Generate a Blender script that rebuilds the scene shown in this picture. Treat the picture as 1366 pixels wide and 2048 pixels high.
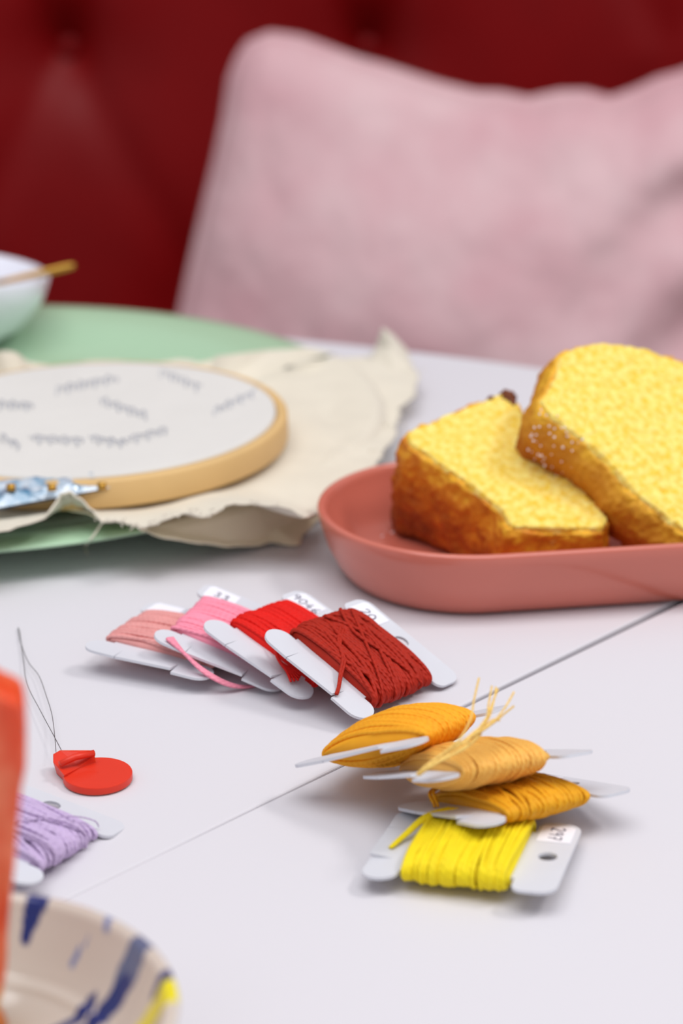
import bpy, bmesh, math, random
from mathutils import Vector, Matrix, noise
random.seed(7)
for o in list(bpy.data.objects): bpy.data.objects.remove(o)
SC = bpy.context.scene
COL = SC.collection
TZ = 0.75                       # height of the table top
CH = 0.241                      # camera above the table
PIT = math.radians(20)
FP = 80/36*2048                 # focal length in px of the 1366x2048 frame

# ---------------------------------------------------------------- camera, world, lamps, exposure
cd = bpy.data.cameras.new('camera'); cam = bpy.data.objects.new('camera', cd); COL.objects.link(cam)
cam.location = (0, 0, TZ+CH); cam.rotation_euler = (math.pi/2-PIT, 0, 0)
cd.sensor_fit = 'VERTICAL'; cd.sensor_height = 36; cd.sensor_width = 24; cd.lens = 80
cd.clip_start = 0.01; cd.clip_end = 50
cd.dof.use_dof = True; cd.dof.focus_distance = 0.547; cd.dof.aperture_fstop = 9.5; cd.dof.aperture_blades = 7
SC.camera = cam
SC.view_settings.view_transform = 'Standard'; SC.view_settings.look = 'None'
SC.view_settings.gamma = 1; SC.view_settings.use_curve_mapping = False
SC.view_settings.exposure = -0.16
w = bpy.data.worlds.new('world'); SC.world = w; w.use_nodes = True
w.node_tree.nodes['Background'].inputs[0].default_value = (0.93, 0.94, 1.0, 1)
w.node_tree.nodes['Background'].inputs[1].default_value = 0.54
def area(name, loc, target, sx, sy, power, col=(1, 1, 1)):
    l = bpy.data.lights.new(name, 'AREA'); l.shape = 'RECTANGLE'; l.size = sx; l.size_y = sy; l.energy = power; l.color = col
    o = bpy.data.objects.new(name, l); COL.objects.link(o); o.location = loc
    o.rotation_euler = (Vector(target)-Vector(loc)).to_track_quat('-Z', 'Y').to_euler()
    return o
area('ceiling_lamp_light', (1.0, 0.50, 2.1), (0, .55, .75), .40, .30, 8.5, (1, .97, .95))
area('skylight', (-0.1, 0.05, 2.6), (-.1, .6, .75), 1.7, 1.3, 28, (.98, .98, 1))

# ---------------------------------------------------------------- helpers
def at(x, y, z=0.0):
    "point of the photograph's frame on the level z above the table top"
    v = (y-1024)/FP; u = (x-683)/FP
    d = (CH-z)/(math.sin(PIT)+v*math.cos(PIT))
    return Vector((u*d, d*(math.cos(PIT)-v*math.sin(PIT)), TZ+z))
def ray(x, y):
    v = (y-1024)/FP; u = (x-683)/FP
    return Vector((u, math.cos(PIT)-v*math.sin(PIT), -math.sin(PIT)-v*math.cos(PIT)))
def onplane(x, y, p, n):
    o = Vector((0, 0, TZ+CH)); d = ray(x, y)
    return o+d*((p-o).dot(n)/d.dot(n))
def atY(x, y, Y):
    d = ray(x, y); return Vector((0, 0, TZ+CH))+d*(Y/d.y)
def lin(c):
    return tuple(((v/255)/12.92 if v/255 <= .04045 else ((v/255+.055)/1.055)**2.4) for v in c)+(1,)
def mk(name, vs, fs, mat, parent=None, smooth=True, uv=None):
    me = bpy.data.meshes.new(name); me.from_pydata([tuple(v) for v in vs], [], fs); me.update()
    o = bpy.data.objects.new(name, me); COL.objects.link(o)
    if mat: me.materials.append(mat)
    if smooth: me.polygons.foreach_set('use_smooth', [True]*len(me.polygons))
    if uv:
        l = me.uv_layers.new(name='UVMap')
        for lp in me.loops: l.data[lp.index].uv = uv[lp.vertex_index]
    if parent: o.parent = parent
    return o
def from_bm(name, bm, mat, parent=None, smooth=False):
    bmesh.ops.recalc_face_normals(bm, faces=bm.faces)
    me = bpy.data.meshes.new(name); bm.to_mesh(me); bm.free()
    o = bpy.data.objects.new(name, me); COL.objects.link(o)
    if mat: me.materials.append(mat)
    if smooth: me.polygons.foreach_set('use_smooth', [True]*len(me.polygons))
    if parent: o.parent = parent
    return o
def tag(o, label, cat, group=None):
    o['label'] = label; o['category'] = cat
    if group: o['group'] = group
    return o
def thing(name, label, cat, mat=None, group=None):
    o = bpy.data.objects.new(name, None); COL.objects.link(o); o.empty_display_size = .01
    if mat is not None: o.matrix_world = mat
    return tag(o, label, cat, group)
def bevel(o, wd, seg=3, ang=35):
    m = o.modifiers.new('b', 'BEVEL'); m.width = wd; m.segments = seg; m.limit_method = 'ANGLE'; m.angle_limit = math.radians(ang)
    return o
def revolve(prof, n=96, c=(0, 0), closed=True):
    vs = []; fs = []; k = len(prof)
    for i in range(n):
        a = 2*math.pi*i/n
        for r, z in prof: vs.append((c[0]+r*math.cos(a), c[1]+r*math.sin(a), z))
    for i in range(n):
        j = (i+1) % n
        for q in range(k-1): fs.append((i*k+q, j*k+q, j*k+q+1, i*k+q+1))
    return vs, fs
PHASE = [0.0]
def tube(vs, fs, uv, pts, r, n=6, closed=False, flat=None, caps=True):
    "append a tube through pts; r may be a list; flat = (axis, factor) squashes it"
    base = len(vs); m = len(pts); L = 0
    up = None
    for i, p in enumerate(pts):
        a = pts[(i-1) % m] if (closed or i > 0) else pts[i]
        b = pts[(i+1) % m] if (closed or i < m-1) else pts[i]
        t = (b-a)
        if t.length < 1e-12: t = Vector((0, 0, 1))
        t.normalize()
        if up is None:
            up = t.orthogonal().normalized()
        else:
            up = (up-t*up.dot(t))
            if up.length < 1e-6: up = t.orthogonal()
            up.normalize()
        s = t.cross(up)
        rr = r[i] if isinstance(r, (list, tuple)) else r
        if i: L += (p-pts[i-1]).length
        for k in range(n):
            q = 2*math.pi*k/n
            off = (up*math.cos(q)+s*math.sin(q))*rr
            if flat: off = off-flat[0]*(off.dot(flat[0]))*(1-flat[1])
            vs.append(p+off); uv.append((L*1000, k/n+PHASE[0]))
    for i in range(m if closed else m-1):
        j = (i+1) % m
        for k in range(n):
            l = (k+1) % n
            fs.append((base+i*n+k, base+i*n+l, base+j*n+l, base+j*n+k))
    if caps and not closed:
        fs.append(tuple(base+k for k in range(n))[::-1]); fs.append(tuple(base+(m-1)*n+k for k in range(n)))
def smooth_path(pts, n=8):
    "Catmull-Rom through pts"
    P = [pts[0]]+list(pts)+[pts[-1]]; out = []
    for i in range(1, len(P)-2):
        for k in range(n):
            t = k/n; a, b, c, d = P[i-1], P[i], P[i+1], P[i+2]
            out.append(.5*((2*b)+(c-a)*t+(2*a-5*b+4*c-d)*t*t+(3*b-a-3*c+d)*t*t*t))
    out.append(P[-2]); return out

# ---------------------------------------------------------------- materials
def pmat(name, col, rough=.5, spec=.5, sheen=0, sss=0, coat=0, metal=0, noise_amt=0, noise_scale=50, bump=0, bump_scale=200, sheen_tint=None, col2=None, trans=0):
    m = bpy.data.materials.new(name); m.use_nodes = True; nt = m.node_tree; b = nt.nodes['Principled BSDF']
    b.inputs['Base Color'].default_value = lin(col); b.inputs['Roughness'].default_value = rough
    b.inputs['Specular IOR Level'].default_value = spec; b.inputs['Metallic'].default_value = metal
    b.inputs['Sheen Weight'].default_value = sheen; b.inputs['Coat Weight'].default_value = coat
    b.inputs['Coat Roughness'].default_value = .08
    b.inputs['Transmission Weight'].default_value = trans
    if sheen_tint: b.inputs['Sheen Tint'].default_value = lin(sheen_tint)
    if sss:
        b.inputs['Subsurface Weight'].default_value = sss; b.inputs['Subsurface Scale'].default_value = .003
        b.inputs['Subsurface Radius'].default_value = (1, .5, .25)
    tc = nt.nodes.new('ShaderNodeTexCoord')
    if noise_amt or col2:
        n = nt.nodes.new('ShaderNodeTexNoise'); n.inputs['Scale'].default_value = noise_scale; n.inputs['Detail'].default_value = 4
        nt.links.new(tc.outputs['Object'], n.inputs['Vector'])
        mx = nt.nodes.new('ShaderNodeMix'); mx.data_type = 'RGBA'
        c1 = lin(col); c2 = lin(col2) if col2 else tuple(v*(1-noise_amt) for v in c1[:3])+(1,)
        r = nt.nodes.new('ShaderNodeValToRGB'); r.color_ramp.elements[0].position = .35; r.color_ramp.elements[1].position = .65
        nt.links.new(n.outputs['Fac'], r.inputs['Fac']); nt.links.new(r.outputs['Color'], mx.inputs['Factor'])
        mx.inputs['A'].default_value = c1; mx.inputs['B'].default_value = c2
        nt.links.new(mx.outputs['Result'], b.inputs['Base Color'])
    if bump:
        n2 = nt.nodes.new('ShaderNodeTexNoise'); n2.inputs['Scale'].default_value = bump_scale; n2.inputs['Detail'].default_value = 3
        nt.links.new(tc.outputs['Object'], n2.inputs['Vector'])
        bp = nt.nodes.new('ShaderNodeBump'); bp.inputs['Strength'].default_value = bump; bp.inputs['Distance'].default_value = .001
        nt.links.new(n2.outputs['Fac'], bp.inputs['Height']); nt.links.new(bp.outputs['Normal'], b.inputs['Normal'])
    return m
def thread_mat(name, col, sheen=.15, rough=.6):
    m = bpy.data.materials.new(name); m.use_nodes = True; nt = m.node_tree; b = nt.nodes['Principled BSDF']
    b.inputs['Roughness'].default_value = rough; b.inputs['Specular IOR Level'].default_value = .25
    b.inputs['Sheen Weight'].default_value = sheen; b.inputs['Sheen Tint'].default_value = lin(col)
    uvn = nt.nodes.new('ShaderNodeUVMap'); uvn.uv_map = 'UVMap'
    sp = nt.nodes.new('ShaderNodeSeparateXYZ'); nt.links.new(uvn.outputs['UV'], sp.inputs[0])
    a = nt.nodes.new('ShaderNodeMath'); a.operation = 'MULTIPLY'; a.inputs[1].default_value = 4.1; nt.links.new(sp.outputs['X'], a.inputs[0])
    c = nt.nodes.new('ShaderNodeMath'); c.operation = 'MULTIPLY_ADD'; c.inputs[1].default_value = 2*math.pi*2; nt.links.new(sp.outputs['Y'], c.inputs[0]); nt.links.new(a.outputs[0], c.inputs[2])
    s = nt.nodes.new('ShaderNodeMath'); s.operation = 'SINE'; nt.links.new(c.outputs[0], s.inputs[0])
    bp = nt.nodes.new('ShaderNodeBump'); bp.inputs['Strength'].default_value = .45; bp.inputs['Distance'].default_value = .00012
    nt.links.new(s.outputs[0], bp.inputs['Height']); nt.links.new(bp.outputs['Normal'], b.inputs['Normal'])
    n = nt.nodes.new('ShaderNodeTexNoise'); n.inputs['Scale'].default_value = 260; tc = nt.nodes.new('ShaderNodeTexCoord'); nt.links.new(tc.outputs['Object'], n.inputs['Vector'])
    mx = nt.nodes.new('ShaderNodeMix'); mx.data_type = 'RGBA'; l = lin(col)
    mx.inputs['A'].default_value = tuple(v*.86 for v in l[:3])+(1,); mx.inputs['B'].default_value = tuple(min(1, v*1.12) for v in l[:3])+(1,)
    nt.links.new(n.outputs['Fac'], mx.inputs['Factor']); nt.links.new(mx.outputs['Result'], b.inputs['Base Color'])
    return m

M_table = pmat('white_laminate', (216, 213, 218), rough=.62, spec=.25, bump=.02, bump_scale=400)
M_edge = pmat('table_edge', (150, 155, 160), rough=.4)
M_metal = pmat('brushed_metal', (150, 150, 155), rough=.35, metal=1)
M_card = pmat('white_card', (214, 215, 222), rough=.5, spec=.3, noise_amt=.03, noise_scale=80)
M_sticker = pmat('sticker_paper', (243, 242, 250), rough=.6)
M_ink = pmat('pen_ink', (70, 62, 92), rough=.6)

# ---------------------------------------------------------------- setting: floor and wall
def box(name, x0, x1, y0, y1, z0, z1, mat, parent=None):
    bm = bmesh.new(); bmesh.ops.create_cube(bm, size=1)
    for v in bm.verts: v.co = Vector(((x0+x1)/2+v.co.x*(x1-x0), (y0+y1)/2+v.co.y*(y1-y0), (z0+z1)/2+v.co.z*(z1-z0)))
    return from_bm(name, bm, mat, parent)
M_floor = pmat('grey_floor', (120, 112, 105), rough=.6, noise_amt=.2, noise_scale=3)
M_wall = pmat('painted_wall', (205, 200, 200), rough=.8)
o = box('floor', -3, 3, -2, 2.2, -.05, 0, M_floor); o['kind'] = 'structure'
o = box('wall_back', -3, 3, 2.2, 2.3, 0, 2.6, M_wall); o['kind'] = 'structure'

# ---------------------------------------------------------------- sofa
YS = 1.56
M_vel = pmat('dark_red_velvet', (134, 5, 9), rough=.5, spec=.22, sheen=.0, sheen_tint=(255, 60, 60), noise_amt=.12, noise_scale=14, bump=.1, bump_scale=900)
sofa = thing('tufted_sofa', 'dark red button-tufted upholstered sofa behind the white table', 'sofa', Matrix.Translation((0, YS, 0)))
b1 = atY(128, 112, YS+.01); b2 = atY(735, 98, YS+.01); SX = b2.x-b1.x; bz = (b1.z+b2.z)/2
buttons = []
for j in range(-2, 3):
    for i in range(-4, 5):
        if j % 2 == 0: buttons.append((b1.x+i*SX, bz+j*.19))
        else: buttons.append((b1.x+(i+.5)*SX, bz+j*.19))
buttons = [b for b in buttons if .55 < b[1] < 1.2 and abs(b[0]) < 1.0 and not (b[0] > b2.x+.1 and abs(b[1]-bz) < .1)]
nx, nz = 260, 110; vs = []; fs = []
for j in range(nz+1):
    z = .44+(1.26-.44)*j/nz
    for i in range(nx+1):
        x = -1.05+2.1*i/nx
        dmp = 0
        for bx, bzz in buttons:
            r = math.hypot(x-bx, (z-bzz)*.9)
            dmp += .046*math.exp(-(r/.030)**1.0)
            # soft pleats running from button to button
        u_ = (x-b1.x)/SX; v_ = (z-bz)/.38
        cr = min(abs(math.sin(math.pi*(u_+v_))), abs(math.sin(math.pi*(u_-v_))))
        dmp += .005*math.exp(-(cr/.22)**2)
        top = max(0, (z-1.2)/.06); dmp += .03*top*top
        vs.append((x, dmp+.006*noise.noise(Vector((x*5, z*5, 0))), z))
for j in range(nz):
    for i in range(nx):
        a = j*(nx+1)+i; fs.append((a, a+1, a+nx+2, a+nx+1))
bk = mk('backrest', vs, fs, M_vel, sofa)
sm = bk.modifiers.new('s', 'SOLIDIFY'); sm.thickness = .12; sm.offset = -1
for bx, bzz in buttons:
    bv, bf = revolve([(0.0001, .004), (.004, .0036), (.0070, .0022), (.008, 0), (.007, -.002)], 24)
    bv = [(bx+x, .040-z, bzz+y) for x, y, z in bv]
    mk('button', bv, bf, M_vel, sofa)
s = box('seat', -1.05, 1.05, -.42, .02, .24, .455, M_vel, sofa); bevel(s, .04, 5)
s = box('base', -1.03, 1.03, -.38, .15, .06, .25, M_vel, sofa)
for sx in (-.95, .95):
    for sy in (-.32, .10):
        box('leg', sx-.025, sx+.025, sy-.025, sy+.025, 0, .07, pmat('dark_wood', (50, 30, 20)), sofa)

# ---------------------------------------------------------------- pillow
M_pil = pmat('pink_plush', (226, 191, 194), rough=.9, spec=.05, sheen=.4, sheen_tint=(255, 235, 238), noise_amt=0, col2=(216, 170, 176), noise_scale=16, bump=.4, bump_scale=300)
YP = 1.36
def ppt(x, y):                                   # cushion seam plane leans back on the sofa
    n = Vector((0.0, -1, .18)).normalized()
    return onplane(x, y, Vector((0, YP, TZ)), n)
def poly(pts, t):
    L = [0]
    for a, b in zip(pts, pts[1:]): L.append(L[-1]+math.dist(a, b))
    d = t*L[-1]
    for k in range(len(pts)-1):
        if d <= L[k+1] or k == len(pts)-2:
            f = (d-L[k])/(L[k+1]-L[k]); return (pts[k][0]+(pts[k+1][0]-pts[k][0])*f, pts[k][1]+(pts[k+1][1]-pts[k][1])*f)
top = [(482, 118), (500, 90), (540, 74), (600, 82), (700, 120), (800, 150), (880, 176), (950, 193), (1000, 194), (1060, 206), (1120, 192), (1170, 191), (1220, 205), (1270, 188), (1320, 164), (1366, 152), (1440, 120), (1500, 92), (1530, 84), (1556, 100), (1572, 132)]
left = [(482, 118), (466, 160), (455, 240), (436, 330), (412, 430), (385, 550), (366, 640), (330, 790), (290, 960), (262, 1120)]
bot = [(262, 1120), (290, 1160), (600, 1140), (900, 1125), (1200, 1140), (1600, 1165), (1640, 1130)]
right = [(1572, 132), (1560, 300), (1570, 600), (1600, 900), (1640, 1130)]
N = 150; front = {}; vs = []; fs = []
pil = thing('throw_pillow', 'pale pink plush square cushion leaning on the dark red sofa', 'cushion', Matrix.Translation((.1, YP, TZ)))
org = Vector((.1, YP, TZ))
def coons(s, t):
    T = poly(top, s); B = poly(bot, s); L = poly(left, t); R = poly(right, t)
    c00, c10, c01, c11 = top[0], top[-1], bot[0], bot[-1]
    return tuple((1-t)*T[k]+t*B[k]+(1-s)*L[k]+s*R[k]-((1-s)*(1-t)*c00[k]+s*(1-t)*c10[k]+(1-s)*t*c01[k]+s*t*c11[k]) for k in (0, 1))
grid = []
for j in range(N+1):
    for i in range(N+1):
        s_, t_ = i/N, j/N
        x, y = coons(s_, t_); p = ppt(x, y)-org
        e = (4*s_*(1-s_))*(4*t_*(1-t_)); bulge = .075*e**.42
        wr = .0
        q = Vector((p.x*7+p.z*4, p.z*16, 0))
        wr += .010*noise.noise(q)*min(1, e*5)
        wr += .0016*noise.noise(Vector((p.x*60, p.z*30, 3)))+.0008*noise.noise(Vector((p.x*140, p.z*80, 9)))
        # wrinkles gathering towards the right side
        g = math.exp(-((p.x-.16)/.10)**2)
        wr += .008*g*math.sin(p.x*60-p.z*95+2*noise.noise(p*9))*min(1, e*4)
        grid.append((p, bulge, wr))
for p, b, wv in grid: vs.append(p+Vector((0, -(b+wv), 0)))
nf = len(vs)
for p, b, wv in grid: vs.append(p+Vector((0, b*.8, 0)))
for j in range(N):
    for i in range(N):
        a = j*(N+1)+i
        fs.append((a, a+N+1, a+N+2, a+1)); fs.append((nf+a, nf+a+1, nf+a+N+2, nf+a+N+1))
cv = mk('cover', vs, fs, M_pil, pil)
def edgeloop(pts, r, closed=False):
    vv, ff, uu = [], [], []; tube(vv, ff, uu, pts, r, 6, closed); return vv, ff
ring = [vs[i]+Vector((0, 0, 0)) for i in range(N+1)]
seam = [vs[i] for i in range(N+1)]+[vs[j*(N+1)+N] for j in range(1, N+1)]+[vs[N*(N+1)+i] for i in range(N-1, -1, -1)]+[vs[j*(N+1)] for j in range(N-1, 0, -1)]
vv, ff = edgeloop(seam, .0035, True); mk('seam_piping', vv, ff, M_pil, pil)

# ---------------------------------------------------------------- table: two half boards that meet in a tapering seam
TC = Vector((-.24, .228)); TR = .67
table = thing('dining_table', 'round white laminate table with a diagonal seam between its two leaves', 'table', Matrix.Translation((TC.x, TC.y, 0)))
sa = at(310, 1712); sb = at(1340, 1215); sd = Vector((sb.x-sa.x, sb.y-sa.y)).normalized(); S0 = Vector((sa.x, sa.y))
def isect(c, r, p, d):
    q = p-c; b = q.dot(d); k = q.dot(q)-r*r; s = math.sqrt(b*b-k); return -b-s, -b+s
def half(sign, gap):
    # chord from t0 to t1 along the seam, opened by an angle beyond the pivot S0
    t0, t1 = isect(TC, TR, S0, sd)
    nrm = Vector((-sd.y, sd.x))*sign
    pv = S0+sd*0
    far = S0+sd*t1+nrm*(gap*t1)
    near = S0+sd*t0+nrm*0.00002
    pts = [near, pv+nrm*.00002, far]
    a0 = math.atan2(far.y-TC.y, far.x-TC.x); a1 = math.atan2(near.y-TC.y, near.x-TC.x)
    if sign > 0:
        while a1 < a0: a1 += 2*math.pi
    else:
        while a1 > a0: a1 -= 2*math.pi
    n = 120
    for k in range(1, n):
        a = a0+(a1-a0)*k/n; pts.append(TC+Vector((math.cos(a), math.sin(a)))*TR)
    if sign < 0: pts = pts[::-1]
    bm = bmesh.new()
    vv = [bm.verts.new((p.x-TC.x, p.y-TC.y, TZ-.025)) for p in pts]
    f = bm.faces.new(vv); r = bmesh.ops.extrude_face_region(bm, geom=[f])
    for g in r['geom']:
        if isinstance(g, bmesh.types.BMVert): g.co.z = TZ
    o = from_bm('tabletop', bm, M_table, table); return bevel(o, .0007, 3, 50)
half(1, .0105); half(-1, .0015)
v_, f_ = revolve([(.04, .03), (.30, .025), (.31, .0), (.04, 0)], 48); mk('foot', v_, f_, M_metal, table)
v_, f_ = revolve([(.045, .02), (.045, TZ-.045), (.14, TZ-.04), (.14, TZ-.026), (0.001, TZ-.026)], 48); mk('pedestal', v_, f_, M_metal, table)
g0 = S0-sd*.6-TC; g1 = S0+sd*.42-TC; gn = Vector((-sd.y, sd.x))*.03
mk('rail', [(g0.x+gn.x, g0.y+gn.y, TZ-.028), (g1.x+gn.x, g1.y+gn.y, TZ-.028), (g1.x-gn.x, g1.y-gn.y, TZ-.028), (g0.x-gn.x, g0.y-gn.y, TZ-.028),
            (g0.x+gn.x, g0.y+gn.y, TZ-.036), (g1.x+gn.x, g1.y+gn.y, TZ-.036), (g1.x-gn.x, g1.y-gn.y, TZ-.036), (g0.x-gn.x, g0.y-gn.y, TZ-.036)],
   [(0, 1, 2, 3), (7, 6, 5, 4), (0, 4, 5, 1), (1, 5, 6, 2), (2, 6, 7, 3), (3, 7, 4, 0)], M_edge, table, smooth=False)

# ---------------------------------------------------------------- green plate
GC = Vector((-.1260, .7325)); GR = .1350
M_green = pmat('green_glaze', (172, 206, 172), rough=.35, spec=.5, coat=.3)
gp = thing('green_plate', 'large pale green glazed plate under the embroidery hoop', 'plate', Matrix.Translation((GC.x, GC.y, TZ)))
prof = [(.0001, .0035), (.085, .0035), (.098, .0055), (.108, .0105), (.116, .0150), (.124, .0170), (.130, .0182), (GR-.0005, .0186), (GR, .0178), (GR-.001, .0166), (.124, .0140), (.116, .0110), (.104, .0045), (.085, .0008), (.083, .0), (.078, .0), (.076, .0012), (.0001, .0012)]
prof = [(r*1.011, z*.62) for r, z in prof]
v_, f_ = revolve(prof, 160); o = mk('dish', v_, f_, M_green, gp)
# ---------------------------------------------------------------- white bowl and gold spoon at the far side of the plate
M_white = pmat('white_glaze', (236, 236, 246), rough=.12, spec=.6, coat=.6)
BC = at(-98, 682, .006); tilt = Matrix.Translation(BC) @ Matrix.Rotation(math.radians(-4), 4, 'X') @ Matrix.Rotation(math.radians(7), 4, 'Y')
bw = thing('white_bowl', 'small glossy white bowl at the back edge of the green plate', 'bowl', tilt)
prof = [(.0001, .003), (.014, .0035), (.024, .010), (.031, .021), (.0335, .0285), (.0343, .0292), (.0350, .0285), (.0335, .020), (.027, .009), (.016, .001), (.015, 0), (.013, 0), (.0125, .001), (.0001, .001)]
v_, f_ = revolve(prof, 96); mk('bowl_wall', v_, f_, M_white, bw)
M_gold = pmat('gold_metal', (196, 150, 70), rough=.4, metal=1)
p0 = atY(-30, 572, BC.y-.012); p1 = atY(150, 530, BC.y-.006)
sp = thing('gold_spoon', 'slim gold spoon handle sticking out over the white bowl rim', 'spoon', Matrix.Translation(p0))
vv, ff, uu = [], [], []; d = p1-p0
tube(vv, ff, uu, [d*t for t in (0, .3, .6, .85, .97, 1.0)], [.0010, .0011, .0013, .0014, .0012, .0006], 10); mk('handle', vv, ff, M_gold, sp)
hv = []; hf = []
for j in range(9):
    for i in range(12):
        th = math.pi/2*(j/8); ph = 2*math.pi*i/12
        hv.append(Vector((math.sin(th)*math.cos(ph)*.009, math.sin(th)*math.sin(ph)*.006, -math.cos(th)*.003)) - d.normalized()*.009)
for j in range(8):
    for i in range(12): hf.append((j*12+i, j*12+(i+1) % 12, (j+1)*12+(i+1) % 12, (j+1)*12+i))
mk('spoon_head', hv, hf, M_gold, sp)

# ---------------------------------------------------------------- muslin cloth round the hoop
HC = Vector((-.0795, .682)); HR = .0625; HZ = .0245; HT = .0085
M_mus = pmat('cream_muslin', (228, 220, 202), rough=.9, spec=.1, sheen=.2, noise_amt=.04, noise_scale=90, bump=.25, bump_scale=1500)
cl = thing('muslin_cloth', 'cream frayed muslin spread under the embroidery hoop and over the plate edge', 'cloth', Matrix.Translation((HC.x, HC.y, TZ)))
def ring_sheet(name, outer, inner_z, r_in, nrad=56, ripple=.0012, mat=M_mus, thick=.0006, seed=0, fray=0.0008, lift=.0007):
    # outer: list of world points; angular interpolation about HC
    pol = []
    for p in outer:
        d = Vector((p.x-HC.x, p.y-HC.y)); pol.append((math.atan2(d.y, d.x) % (2*math.pi), d.length, p.z-TZ))
    pol.sort(); pol = [(pol[-1][0]-2*math.pi,)+pol[-1][1:]]+pol+[(pol[0][0]+2*math.pi,)+pol[0][1:]]
    NA = 420; vs = []; fs = []
    for i in range(NA):
        a = 2*math.pi*i/NA
        for k in range(len(pol)-1):
            if pol[k][0] <= a <= pol[k+1][0]:
                f = (a-pol[k][0])/max(1e-9, pol[k+1][0]-pol[k][0]); f = f*f*(3-2*f)*.5+f*.5
                R = pol[k][1]+(pol[k+1][1]-pol[k][1])*f; Z = pol[k][2]+(pol[k+1][2]-pol[k][2])*f; break
        R += fray*noise.noise(Vector((a*40, seed, 0)))*1.6+.0012*noise.noise(Vector((a*13, seed, 5)))
        for j in range(nrad+1):
            t = j/nrad; r = r_in+(R-r_in)*t
            z = inner_z+(Z-inner_z)*(t**1.3)
            x = HC.x+r*math.cos(a); y = HC.y+r*math.sin(a)
            z += ripple*(noise.noise(Vector((x*45, y*45, seed)))+1.2*noise.noise(Vector((math.cos(a)*4, math.sin(a)*4, seed+2)))*t)
            gd = math.hypot(x-GC.x, y-GC.y)*1.025  # stay above the plate
            LP = ((0, .0024), (.088, .0024), (.102, .0036), (.112, .0068), (.120, .0095), (.129, .0108), (.135, .0116), (.1405, .0120), (.143, .0105), (.147, .002), (.155, 0), (9, 0))
            for (ga, za), (gb, zb) in zip(LP, LP[1:]):
                if gd <= gb: lim = za+(zb-za)*(gd-ga)/(gb-ga); break
            z = max(z, lim+lift)
            vs.append((x-HC.x, y-HC.y, z))
    for i in range(NA):
        j2 = (i+1) % NA
        for j in range(nrad):
            fs.append((i*(nrad+1)+j, j2*(nrad+1)+j, j2*(nrad+1)+j+1, i*(nrad+1)+j+1))
    o = mk(name, vs, fs, mat, cl); s = o.modifiers.new('s', 'SOLIDIFY'); s.thickness = thick; s.offset = 1
    return o
up = [(-180, 1100, .019), (-60, 1078, .019), (0, 1064, .019), (45, 1052, .019), (85, 1040, .019), (105, 1018, .020), (122, 990, .0225), (140, 984, .023), (165, 1000, .021), (185, 1020, .019), (205, 1040, .018), (230, 1040, .018), (258, 1050, .018),
      (290, 1056, .018), (320, 1044, .019), (350, 1030, .020), (382, 1018, .021), (405, 1030, .021), (428, 1020, .021), (450, 1004, .022), (500, 1004, .022), (550, 1006, .022), (585, 1012, .021), (603, 1030, .019),
      (640, 1020, .0125), (672, 985, .0118), (715, 955, .0118), (765, 902, .0110), (790, 850, .009), (798, 815, .008), (832, 790, .007), (832, 740, .008), (805, 702, .009), (742, 712, .008)]
up2 = [(55.5, .138, .012), (57, .124, .018), (60, .106, .0205), (64, .090, .021), (69, .080, .022)]
up3 = [
      (480, 722, .024), (430, 710, .026), (390, 722, .022), (300, 724, .020), (200, 722, .020), (120, 726, .020), (60, 722, .022), (30, 708, .027), (5, 706, .028), (-40, 720, .024), (-200, 760, .02), (-330, 850, .02), (-330, 980, .019)]
up2 = [Vector((HC.x+r_*math.cos(math.radians(a_)), HC.y+r_*math.sin(math.radians(a_)), TZ+z_)) for a_, r_, z_ in up2]
ring_sheet('upper_layer', [at(*q) for q in up]+up2+[at(*q) for q in up3], HZ-HT-.001, HR-.004, seed=1, lift=.0016)
def hang(x, y, g=.1450):
    z = .0118
    while z > 0 and math.hypot(at(x, y, z).x-GC.x, at(x, y, z).y-GC.y) > g: z -= .0002
    return (x, y, max(z, .0008))
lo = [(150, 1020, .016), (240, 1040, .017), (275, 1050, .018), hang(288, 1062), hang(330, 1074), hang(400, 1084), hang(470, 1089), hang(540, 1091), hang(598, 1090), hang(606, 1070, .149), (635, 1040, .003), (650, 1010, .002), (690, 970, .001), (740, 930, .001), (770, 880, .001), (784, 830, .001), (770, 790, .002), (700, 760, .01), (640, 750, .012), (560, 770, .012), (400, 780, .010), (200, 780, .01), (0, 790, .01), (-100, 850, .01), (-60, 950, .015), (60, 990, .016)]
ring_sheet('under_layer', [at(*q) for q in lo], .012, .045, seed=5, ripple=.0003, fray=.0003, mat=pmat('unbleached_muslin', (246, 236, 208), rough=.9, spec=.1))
# the corner of the cloth that stands up
cr = [at(738, 722, .009), at(752, 690, .011), at(765, 654, .018), at(785, 668, .014), at(815, 700, .008), at(826, 740, .008), at(790, 750, .009)]
bm = bmesh.new(); cc = sum(cr, Vector())/len(cr)+Vector((0, -.004, .003))
vv = [bm.verts.new(p-Vector((HC.x, HC.y, TZ))) for p in cr]; vc = bm.verts.new(cc-Vector((HC.x, HC.y, TZ)))
for i in range(len(vv)): bm.faces.new((vv[i], vv[(i+1) % len(vv)], vc))
o = from_bm('raised_corner', bm, M_mus, cl, True)
m = o.modifiers.new('u', 'SUBSURF'); m.levels = m.render_levels = 3; m.subdivision_type = 'SIMPLE'
m = o.modifiers.new('s', 'SOLIDIFY'); m.thickness = .0006
# fray threads along the front edge
vv, ff, uu = [], [], []
for k in range(70):
    q = random.choice(up[10:34]); p = at(q[0]+random.uniform(-22, 22), q[1]+random.uniform(-3, 2), q[2]+.0008)-Vector((HC.x, HC.y, TZ))
    d = Vector((random.uniform(-.0012, .0012), random.uniform(-.0014, 0), random.uniform(-.0008, .0004)))
    tube(vv, ff, uu, [p, p+d*.5+Vector((0, 0, .0004)), p+d], .00018, 4)
mk('frayed_threads', vv, ff, M_mus, cl)['kind'] = 'stuff'

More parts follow.
